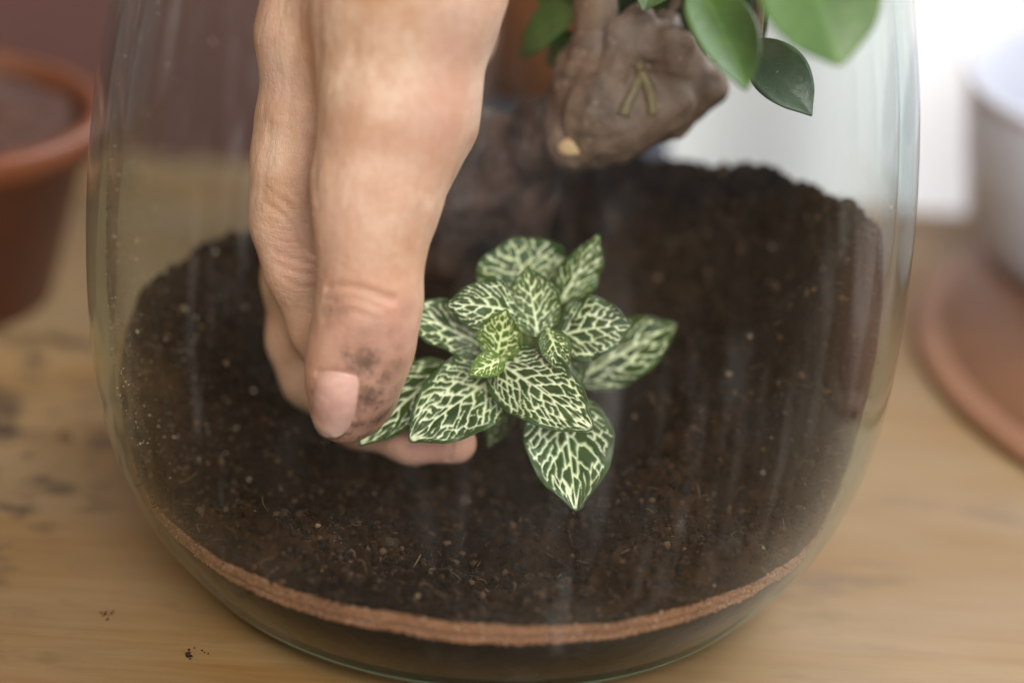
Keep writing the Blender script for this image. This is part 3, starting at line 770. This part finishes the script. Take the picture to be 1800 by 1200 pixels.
# ------------------------------------------------------------------ leaves
TOCAM = -FW
def frame_leaf(B, T, nrm):
    ax = T - B; L = np.linalg.norm(ax); ax = ax / L
    n = nrm - (nrm @ ax) * ax; n /= np.linalg.norm(n)
    return L, ax, n, np.cross(n, ax)
def vein_pattern(u, v, seed, nq, na, thick, L, hw):
    "white vein mask from midrib, forking side veins and slanting cross veins; distances in metres"
    r = np.random.default_rng(seed)
    wp = np.stack([u * 8, v * 5, 0 * u + seed], 1)
    uu = u + .050 * (vnoise(wp, seed) - .5) + .022 * (vnoise(wp * 2.7, seed + 1) - .5)
    vv = v + .10 * (vnoise(wp + 40, seed + 2) - .5) + .07 * (vnoise(wp * 2.5 + 9, seed + 3) - .5)
    a = np.abs(vv); pos = v > 0
    X = (uu - .36 * a ** 1.05) * nq + np.where(pos, .45, 0.0)
    row = np.floor(X).astype(int); fr = X - row
    ri = np.clip(row + 6, 0, 39) + np.where(pos, 40, 0)
    rowh = L / nq * .78
    tab = r.random((80, 16))
    af = .26 + .26 * tab[ri, 0]; fc = .40 + .2 * tab[ri, 1]
    fk = a > af; sub = (fk & (fr > fc)).astype(int)
    fcur = .5 + (fc - .5)
    d_sec = np.minimum(fr, 1 - fr) * rowh
    d_fork = np.where(fk, np.abs(fr - fc - .10 * (a - af)), np.hypot(fr - fc, (af - a) * 3)) * rowh
    w0 = .00026 * thick * (L / .022) ** .5
    m = 1 - sstep(.75, 1.25, d_sec / (w0 * (1.25 - .62 * a) * (.8 + .4 * tab[ri, 2])))
    m = np.maximum(m, 1 - sstep(.7, 1.3, d_fork / (w0 * (.95 - .35 * a))))
    nk = int(round(na))
    for k in range(nk + 1):
        jit = tab[ri, 3 + (k * 2 + sub) % 12]
        ak = (k + .25 + .75 * jit) / (nk + .35)
        slope = (.22 - .5 * tab[ri, 4 + (k + sub * 3) % 10]) * .5
        d = np.abs(a - ak - slope * (fr - .5)) * np.maximum(hw, .0004) * .9
        m = np.maximum(m, (1 - sstep(.65, 1.35, d / (w0 * (.72 - .25 * a) * (.5 + .7 * jit)))) * (jit > .12))
    mid = 1 - sstep(.8, 1.2, np.abs(v) * hw / (w0 * (1.7 - 1.2 * u)))
    m = np.maximum(m, mid)
    mar = .84 + .16 * (vnoise(wp * 2.4 + 11, seed + 8) - .5) * 1.5
    m = m * (1 - sstep(mar, mar + .08, np.abs(v))) * (1 - sstep(.965, .995, u))
    return np.clip(m, 0, 1)
def leaf_mesh(B, T, W, nrm, sag, cup, tipb, twist=0, nu=96, nv=66, pw=.82, shp=.72, curl_edge=0):
    L, ax, n, sd = frame_leaf(B, T, nrm)
    u = np.linspace(0, 1, nu); v = np.linspace(-1, 1, nv); U, V_ = np.meshgrid(u, v, indexing='ij'); U = U.ravel(); V_ = V_.ravel()
    prof = np.maximum(np.sin(np.pi * np.clip(U, 0, 1) ** pw), 0) ** shp
    prof = np.maximum(prof * (1 - .25 * sstep(.8, 1.0, U)), .012)
    hw = prof * W / 2
    ang = twist * U
    s2 = sd[None] * np.cos(ang)[:, None] + n[None] * np.sin(ang)[:, None]; n2 = n[None] * np.cos(ang)[:, None] - sd[None] * np.sin(ang)[:, None]
    P = B + ax * (U * L)[:, None] + n[None] * (sag * L * 4 * U * (1 - U) - tipb * L * U ** 3)[:, None] + s2 * (V_ * hw)[:, None] + n2 * ((cup * np.abs(V_) ** 1.6 - curl_edge * np.abs(V_) ** 4) * hw)[:, None]
    return P, U, V_, prof, n2, L
def b_fit(h, b):
    v = h.map(); vn = h.attr('vein'); yg = h.attr('young')
    g = h.mix(h.ramp(h.noise(v, 160, 4, .6), (.35, 0.0), (.68, 1.0)), (.017, .040, .006), (.038, .074, .012))
    g = h.mix(yg, g, (.13, .22, .025))
    wv = h.mix(h.ramp(h.noise(v, 110, 3), (.4, 0.0), (.65, 1.0)), (.66, .70, .42), (.78, .80, .58))
    wv = h.mix(yg, wv, (.74, .82, .34))
    h.put(b.inputs['Base Color'], h.mix(vn, g, wv)); b.inputs['Roughness'].default_value = .42
    b.inputs['Specular IOR Level'].default_value = .25
    b.inputs['Subsurface Weight'].default_value = .06; b.inputs['Subsurface Scale'].default_value = .0008
    h.put(b.inputs['Normal'], h.bump(h.noise(v, 1300, 3, .6), .18, .0003))
M_fit = principled('nerve_leaf', build=b_fit)
M_fstem = principled('pale_stem', rough=.5, build=speckled((.26, .34, .11), (.36, .42, .18), 220, .2, .0004))
nerve = empty('nerve_plant', tuple(at(925, 700, .010)))
tag(nerve, 'small green plant with white-veined leaves held by the hand', 'plant')
right = RT; up = np.array([0, 0, 1.0])
def nerve_leaf(b, t, wpx, n=(1, .4, 0), sag=.06, cup=.12, tipb=.0, seed=1, young=0, thick=1.0, nq=8, na=3.2, stem=None, **kw):
    dy = lambda q: (q[0], q[1], (q[2] - .008) if q[2] < .008 else (q[2] - .008) * .45)
    b, t = dy(b), dy(t); stem = dy(stem) if stem else None
    B = at(*b); T = at(*t); nr = TOCAM * n[0] + up * n[1] + right * n[2]
    P, U, V_, prof, n2, L = leaf_mesh(B, T, wpx * mpp((b[2] + t[2]) / 2), nr, sag, cup, tipb, **kw)
    vn = vein_pattern(U, V_, seed, nq * (.76 if seed in (3, 5, 8, 13, 43, 47, 52) else .64), na - (0 if seed in (3, 5, 8, 13) else .7), thick, L, prof * wpx * mpp((b[2] + t[2]) / 2) / 2)
    q = (vn - .5) * -.00045 + .0005 * (vnoise(P * 500, seed) - .5)
    q = q + .10 * prof * wpx * mpp(0) / 2 * np.abs(V_) ** 3 * np.sin(U * (15 + seed % 5) + seed + np.where(V_ > 0, 1.7, 0)) * sstep(0, .2, U)
    P = P + n2 * q[:, None]
    o = mesh_obj('leaf', P, grid_faces(96, 66), M_fit, None, True, {'vein': vn, 'young': np.full(len(P), young)})
    md = o.modifiers.new('thickness', 'SOLIDIFY'); md.thickness = .00035; md.offset = 0
    adopt(o, nerve)
    if stem is not None:
        S = at(*stem); mid = (S + B) / 2 + up * .001
        V, F = tube(spline([S, mid, B, B + (T - B) * .06], 10), np.linspace(.0009, .0006, 10), 8)
        s = mesh_obj('petiole', V, F, M_fstem, None, True); s.parent = o; s.matrix_parent_inverse = o.matrix_parent_inverse.copy()
        s.matrix_parent_inverse = Matrix.Identity(4)
    return o
ST = (905, 640, .006)
LV = [
    dict(b=(985, 690, -.004), t=(1013, 899, -.034), wpx=168, n=(1, .1, .05), sag=.10, cup=.14, seed=3, stem=(925, 655, .008), thick=1.12, pw=.95, shp=.68, nq=8, na=3.4),
    dict(b=(868, 632, -.010), t=(1042, 755, -.030), wpx=138, n=(1, .35, -.15), sag=.10, cup=.10, seed=5, stem=(895, 645, .002), nq=10, na=3.6, shp=.6),
    dict(b=(888, 655, -.006), t=(720, 775, -.026), wpx=150, n=(1, .45, .1), sag=.12, cup=.10, seed=8, stem=(905, 650, .004), nq=9, na=3.6, shp=.62, thick=1.1),
    dict(b=(795, 640, .000), t=(632, 783, -.022), wpx=112, n=(1, .3, -.1), sag=.08, cup=.14, seed=13, stem=(895, 640, .004), nq=8, na=3, thick=1.05),
    dict(b=(858, 612, .002), t=(690, 545, -.004), wpx=104, n=(1, .8, 0), sag=.06, cup=.14, seed=17, stem=(895, 632, .004), nq=9, na=3, thick=1.3),
    dict(b=(918, 555, -.002), t=(786, 535, -.008), wpx=106, n=(1, .3, -.25), sag=.20, cup=-.05, seed=21, stem=(915, 610, .004), curl_edge=.15, nq=9, na=3.2, shp=.6, thick=1.3),
    dict(b=(948, 594, -.006), t=(926, 472, .002), wpx=98, n=(1, .2, .1), sag=-.04, cup=.22, seed=25, stem=(925, 625, .004), nq=9, na=3.2, young=.12, thick=1.25, pw=.9, shp=.6),
    dict(b=(978, 592, -.002), t=(1110, 572, -.004), wpx=124, n=(1, .45, .15), sag=.10, cup=.10, seed=28, stem=(930, 618, .004), nq=8, na=3.2, shp=.6, thick=1.3),
    dict(b=(1015, 668, .014), t=(1190, 570, .020), wpx=120, n=(1, .5, .1), sag=.06, cup=.14, seed=31, stem=(935, 640, .008), nq=7, na=2.8, thick=1.3, shp=.62),
    dict(b=(928, 520, .020), t=(902, 418, .034), wpx=172, n=(.8, .9, 0), sag=-.02, cup=.10, seed=35, stem=(920, 600, .010), nq=6.5, na=3.4, thick=1.4, shp=.55, pw=1.0),
    dict(b=(985, 530, .014), t=(1050, 408, .022), wpx=82, n=(1, .2, .35), sag=.05, cup=.20, tipb=-.12, seed=39, stem=(935, 600, .008), twist=.5, nq=7, na=2.8, young=.1, thick=1.4),
    dict(b=(872, 632, -.012), t=(890, 544, -.012), wpx=84, n=(1, .1, -.1), sag=-.06, cup=.3, seed=43, young=.55, stem=(895, 645, -.002), nq=7, na=2.8, thick=1.5),
    dict(b=(884, 632, -.016), t=(824, 660, -.022), wpx=52, n=(1, .4, 0), sag=.08, cup=.2, seed=47, young=.6, stem=(895, 645, -.004), nq=6, na=2.4, thick=1.5),
    dict(b=(962, 580, -.012), t=(990, 660, -.020), wpx=58, n=(1, .3, .1), sag=.16, cup=.1, seed=52, young=.15, stem=(930, 620, .002), nq=8, na=3, thick=1.35),
    dict(b=(990, 612, .004), t=(1016, 684, -.004), wpx=62, n=(1, .3, .1), sag=.06, cup=.1, seed=56, stem=(930, 640, .006), nq=7, na=2.6),
    dict(b=(905, 690, .004), t=(858, 785, -.002), wpx=56, n=(1, .1, -.2), sag=.06, cup=.15, seed=61, stem=(915, 665, .008), nq=6, na=2.4, thick=1.0),
]
for d in LV: nerve_leaf(**d)
V, F = tube(spline([at(930, 745, .004), at(920, 700, .002), at(910, 650, -.003), at(925, 610, -.005), at(912, 555, -.008), at(905, 545, -.008)], 26), np.linspace(.0019, .0011, 26), 10)
adopt(mesh_obj('stem', V, F, M_fstem), nerve)
V, F = tube(spline([at(910, 650, -.003), at(892, 640, -.012), at(878, 630, -.020)], 12), np.linspace(.0014, .0009, 12), 10)
adopt(mesh_obj('stem', V, F, M_fstem), nerve)

# ------------------------------------------------------------------ the small tree with a swollen root
def b_bark(h, b):
    v = h.map(); n1 = h.noise(v, 90, 6, .65, .5); n2 = h.noise(v, 26, 3, .5)
    c = h.mix(h.ramp(n1, (.34, 0.0), (.68, 1.0)), (.060, .034, .022), (.27, .175, .115))
    c = h.mix(h.ramp(n2, (.42, 0.0), (.66, .7)), c, (.20, .14, .11))
    vo = h.n('TexVoronoi'); vo.inputs['Scale'].default_value = 260; h.put(vo.inputs['Vector'], v)
    c = h.mix(h.math('MULTIPLY', h.ramp(vo.outputs['Distance'], (.12, 1.0), (.22, 0.0)), .5), c, (.34, .24, .16))
    h.put(b.inputs['Base Color'], c); b.inputs['Roughness'].default_value = .6
    h.put(b.inputs['Normal'], h.bump(n1, .6, .002))
M_bark = principled('bark', build=b_bark)
M_root = principled('soiled_root', rough=.6, build=speckled((.022, .011, .008), (.105, .058, .043), 70, .7, .002))
M_cut = principled('cut_wood', rough=.7, build=speckled((.50, .32, .15), (.58, .40, .22), 180, .2))
M_sprout = principled('sprout', rough=.5, build=speckled((.17, .125, .06), (.25, .195, .09), 150, .2))
def b_ficus(h, b):
    v = h.map()
    al = h.attr('mid')
    c = h.mix(h.ramp(h.noise(v, 60, 3), (.4, 0.0), (.65, 1.0)), (.045, .10, .014), (.075, .145, .022))
    c = h.mix(h.ramp(al, (.0, .6), (.08, 0.0)), c, (.16, .26, .08))
    sv = h.ramp(h.attr('side'), (.86, 0.0), (.98, .55)); c = h.mix(sv, c, (.13, .21, .06)); c = h.mix(h.ramp(h.noise(v, 130, 4, .6), (.55, 0.0), (.75, .4)), c, (.05, .07, .02))
    h.put(b.inputs['Normal'], h.bump(h.math('SUBTRACT', h.noise(v, 220, 3), sv), .35, .0008))
    h.put(b.inputs['Base Color'], c); b.inputs['Roughness'].default_value = .46
M_ficus = principled('glossy_leaf', build=b_ficus)
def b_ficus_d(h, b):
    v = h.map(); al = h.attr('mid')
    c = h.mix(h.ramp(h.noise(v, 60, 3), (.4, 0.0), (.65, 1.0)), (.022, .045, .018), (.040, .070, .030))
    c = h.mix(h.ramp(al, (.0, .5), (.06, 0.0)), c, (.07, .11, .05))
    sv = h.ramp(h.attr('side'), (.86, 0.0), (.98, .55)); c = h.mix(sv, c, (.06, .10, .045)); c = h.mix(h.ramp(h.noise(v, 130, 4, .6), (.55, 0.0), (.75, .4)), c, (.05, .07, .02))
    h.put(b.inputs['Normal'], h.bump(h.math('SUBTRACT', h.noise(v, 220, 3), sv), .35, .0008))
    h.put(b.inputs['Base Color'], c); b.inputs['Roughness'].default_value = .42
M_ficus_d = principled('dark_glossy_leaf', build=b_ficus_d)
bon = empty('bonsai_tree', tuple(at(830, 420, .038)))
tag(bon, 'small tree with swollen brown root and glossy green leaves', 'tree')
rootc = [C((1045, 80, .040, 42), (1062, 150, .040, 80), (1075, 185, .038, 92)), C((1075, 185, .038, 92), (1150, 165, .040, 78), (1215, 150, .042, 54)), C((1040, 225, .034, 56), (1000, 250, .034, 44)),
         C((1040, 200, .042, 62), (965, 240, .046, 54), (885, 285, .050, 52), (810, 350, .050, 54), (770, 440, .048, 56)), C((960, 250, .048, 46), (925, 330, .052, 44), (910, 430, .052, 46)), C((880, 290, .050, 40), (850, 240, .054, 34), (800, 250, .056, 30)),
         C((1092, 62, .030, 24), (1100, 90, .030, 30)), C((1125, 38, .032, 20), (1135, 70, .032, 26)), C((1185, 75, .030, 28), (1180, 105, .030, 26)), C((1212, 100, .032, 24), (1235, 150, .036, 30)), C((1160, 215, .034, 22), (1120, 225, .034, 26)),
         C((1130, 190, .032, 40), (1180, 200, .032, 26)), C((1165, 70, .050, 46), (1150, 140, .046, 60)), C((1100, 90, .048, 36), (1110, 140, .044, 60)),
         C((1075, 130, .030, 14), (1030, 190, .026, 15), (1050, 250, .026, 13)), C((1190, 110, .032, 14), (1200, 170, .030, 15), (1170, 215, .030, 12))]
def root_raw(P):
    P = np.asarray(P, float); r = None
    for c in rootc:
        d = chain_sdf(P, c, .006); r = d if r is None else smin(r, d, .0045)
    return r + .0060 * fbm(P * 75, 3, 31) - .0022 * np.abs(fbm(P * np.array([150, 150, 90]), 3, 41)) * 2 + .0012 * fbm(P * 320, 2, 43)
def root_part(P, sel):
    P = np.asarray(P, float); r = None
    for i, c in enumerate(rootc):
        if (i in (3, 4, 5)) != sel: continue
        d = chain_sdf(P, c, .006); r = d if r is None else smin(r, d, .0045)
    return r + .0060 * fbm(P * 75, 3, 31) - .0022 * np.abs(fbm(P * np.array([150, 150, 90]), 3, 41)) * 2 + .0012 * fbm(P * 320, 2, 43)
V, F = surface_nets(lambda P: root_part(P, False), (-.05, .005, .02), (.075, .085, .160), .0009)
adopt(mesh_obj('swollen_root', V, F, M_bark), bon)
V, F = surface_nets(lambda P: root_part(P, True), (-.05, .005, .02), (.075, .085, .160), .0010)
ro = mesh_obj('root', V, F, M_root); adopt(ro, bon); ro['label'] = 'dark reddish brown root going down into the soil'
def rod(name, pts, r0, r1, mat, n=20, wob=0):
    p = spline([at(*q) for q in pts], n)
    if wob: p = p + wob * np.stack([fbm(p * 90 + 5 * k, 3, k) for k in range(3)], 1)
    V, F = tube(p, np.linspace(r0, r1, n), 12); o = mesh_obj(name, V, F, mat); adopt(o, bon); return o
rod('trunk', [(1050, 130, .040), (1046, 40, .040), (1050, -120, .036), (1120, -330, .030)], .0062, .0045, M_bark, 24, .002)
rod('stem', [(1125, 125, .036), (1165, 50, .038), (1195, -30, .040), (1215, -220, .034)], .0016, .0012, M_bark, 16)
rod('stem', [(1230, 130, .040), (1245, 20, .04), (1260, -220, .03)], .0016, .0012, M_bark, 16)
rod('branch', [(1050, -120, .036), (1200, -240, .02), (1330, -200, -.01), (1400, -110, -.03)], .0032, .0014, M_bark, 20)
rod('branch', [(1200, -240, .02), (1260, -130, .0), (1235, -20, -.015)], .002, .001, M_bark, 14)
rod('branch', [(1330, -200, -.01), (1345, -90, .0), (1335, 10, .01), (1330, 85, .012)], .002, .0011, M_bark, 16)
def surf_rod(pix, r0, r1):
    p = march(root_raw, pix); p = p[~np.isnan(p[:, 0])] + TOCAM * .0004
    if len(p) < 2: return
    V, F = tube(spline(p, 14), np.linspace(r0, r1, 14), 10); adopt(mesh_obj('aerial_root', V, F, M_sprout), bon)
surf_rod([(1122, 112), (1126, 132), (1114, 160), (1102, 185), (1096, 204)], .0011, .0016)
surf_rod([(1126, 128), (1138, 150), (1144, 178), (1146, 202)], .0017, .0013)
def cutface():
    c = march(root_raw, [(1006, 258)])[0]
    if np.isnan(c[0]): c = at(1008, 258, .03)
    c = c; n = TOCAM * .9 - up * .25 - right * .1; n = n / np.linalg.norm(n)
    a = np.cross(n, up); a /= np.linalg.norm(a); b = np.cross(n, a); th = np.linspace(0, 2 * np.pi, 24, endpoint=False)
    rr = 1 + .12 * np.sin(th * 2 + .5) + .06 * np.sin(th * 3)
    ring = lambda s, h_: c + n * h_ + (a[None] * np.cos(th)[:, None] * .0033 + b[None] * np.sin(th)[:, None] * .0026) * (rr * s)[:, None]
    V = np.vstack([ring(1.05, -.004), ring(1, .0004), ring(.6, .0009), ring(.05, .0010)])
    adopt(mesh_obj('cut_root_end', V, grid_faces(4, 24, True), M_cut), bon)
cutface()
def ficus_leaf(b, t, wpx, n, sag=.08, cup=.1, tipb=0, mat=None, stem=None, twist=0, pw=.95, shp=.8):
    B = at(*b); T = at(*t); nr = TOCAM * n[0] + up * n[1] + right * n[2]
    P, U, V_, prof, n2, L = leaf_mesh(B, T, wpx * mpp((b[2] + t[2]) / 2), nr, sag, cup, tipb, twist, 40, 20, pw, shp)
    o = mesh_obj('leaf', P, grid_faces(40, 20), mat or M_ficus, None, True, {'mid': np.abs(V_) * prof, 'side': np.abs(((U - .30 * np.abs(V_)) * 9) % 1 - .5) * 2})
    md = o.modifiers.new('thickness', 'SOLIDIFY'); md.thickness = .0005; md.offset = 0
    adopt(o, bon)
    if stem:
        S = at(*stem); V, F = tube(spline([S, (S + B) / 2 + up * .002, B, B + (T - B) * .05], 10), np.linspace(.0009, .0007, 10), 8)
        s = mesh_obj('petiole', V, F, M_sprout, None, True); s.parent = o
ficus_leaf((1395, -110, -.045), (1478, 116, -.062), 215, (1, .5, .1), .05, .16, .0, stem=(1390, -110, -.028), shp=.62)
ficus_leaf((1225, -30, -.020), (1312, 160, -.045), 118, (1, .3, .2), .06, .22, stem=(1235, -20, -.015), shp=.7)
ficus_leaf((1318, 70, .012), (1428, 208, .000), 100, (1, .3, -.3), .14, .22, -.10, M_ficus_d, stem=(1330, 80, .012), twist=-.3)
ficus_leaf((1022, 20, .045), (914, 98, .060), 84, (1, .6, 0), .10, .1, stem=(1045, 20, .04))
ficus_leaf((1030, 60, .050), (962, 112, .064), 50, (1, .3, 0), .10, .1, stem=(1045, 45, .04))
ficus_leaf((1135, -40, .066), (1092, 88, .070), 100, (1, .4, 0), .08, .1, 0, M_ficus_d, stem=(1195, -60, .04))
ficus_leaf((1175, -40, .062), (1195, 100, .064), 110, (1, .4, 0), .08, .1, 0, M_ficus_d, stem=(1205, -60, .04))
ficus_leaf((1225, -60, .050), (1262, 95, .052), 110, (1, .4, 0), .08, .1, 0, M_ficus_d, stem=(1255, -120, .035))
ficus_leaf((1170, -80, .030), (1130, 20, .020), 80, (1, .4, 0), .08, .1, 0, M_ficus, stem=(1200, -80, .038))
ficus_leaf((1340, -80, .030), (1330, 100, .034), 36, (1, .2, 0), .05, .1, 0, M_ficus_d, stem=(1345, -90, .0))
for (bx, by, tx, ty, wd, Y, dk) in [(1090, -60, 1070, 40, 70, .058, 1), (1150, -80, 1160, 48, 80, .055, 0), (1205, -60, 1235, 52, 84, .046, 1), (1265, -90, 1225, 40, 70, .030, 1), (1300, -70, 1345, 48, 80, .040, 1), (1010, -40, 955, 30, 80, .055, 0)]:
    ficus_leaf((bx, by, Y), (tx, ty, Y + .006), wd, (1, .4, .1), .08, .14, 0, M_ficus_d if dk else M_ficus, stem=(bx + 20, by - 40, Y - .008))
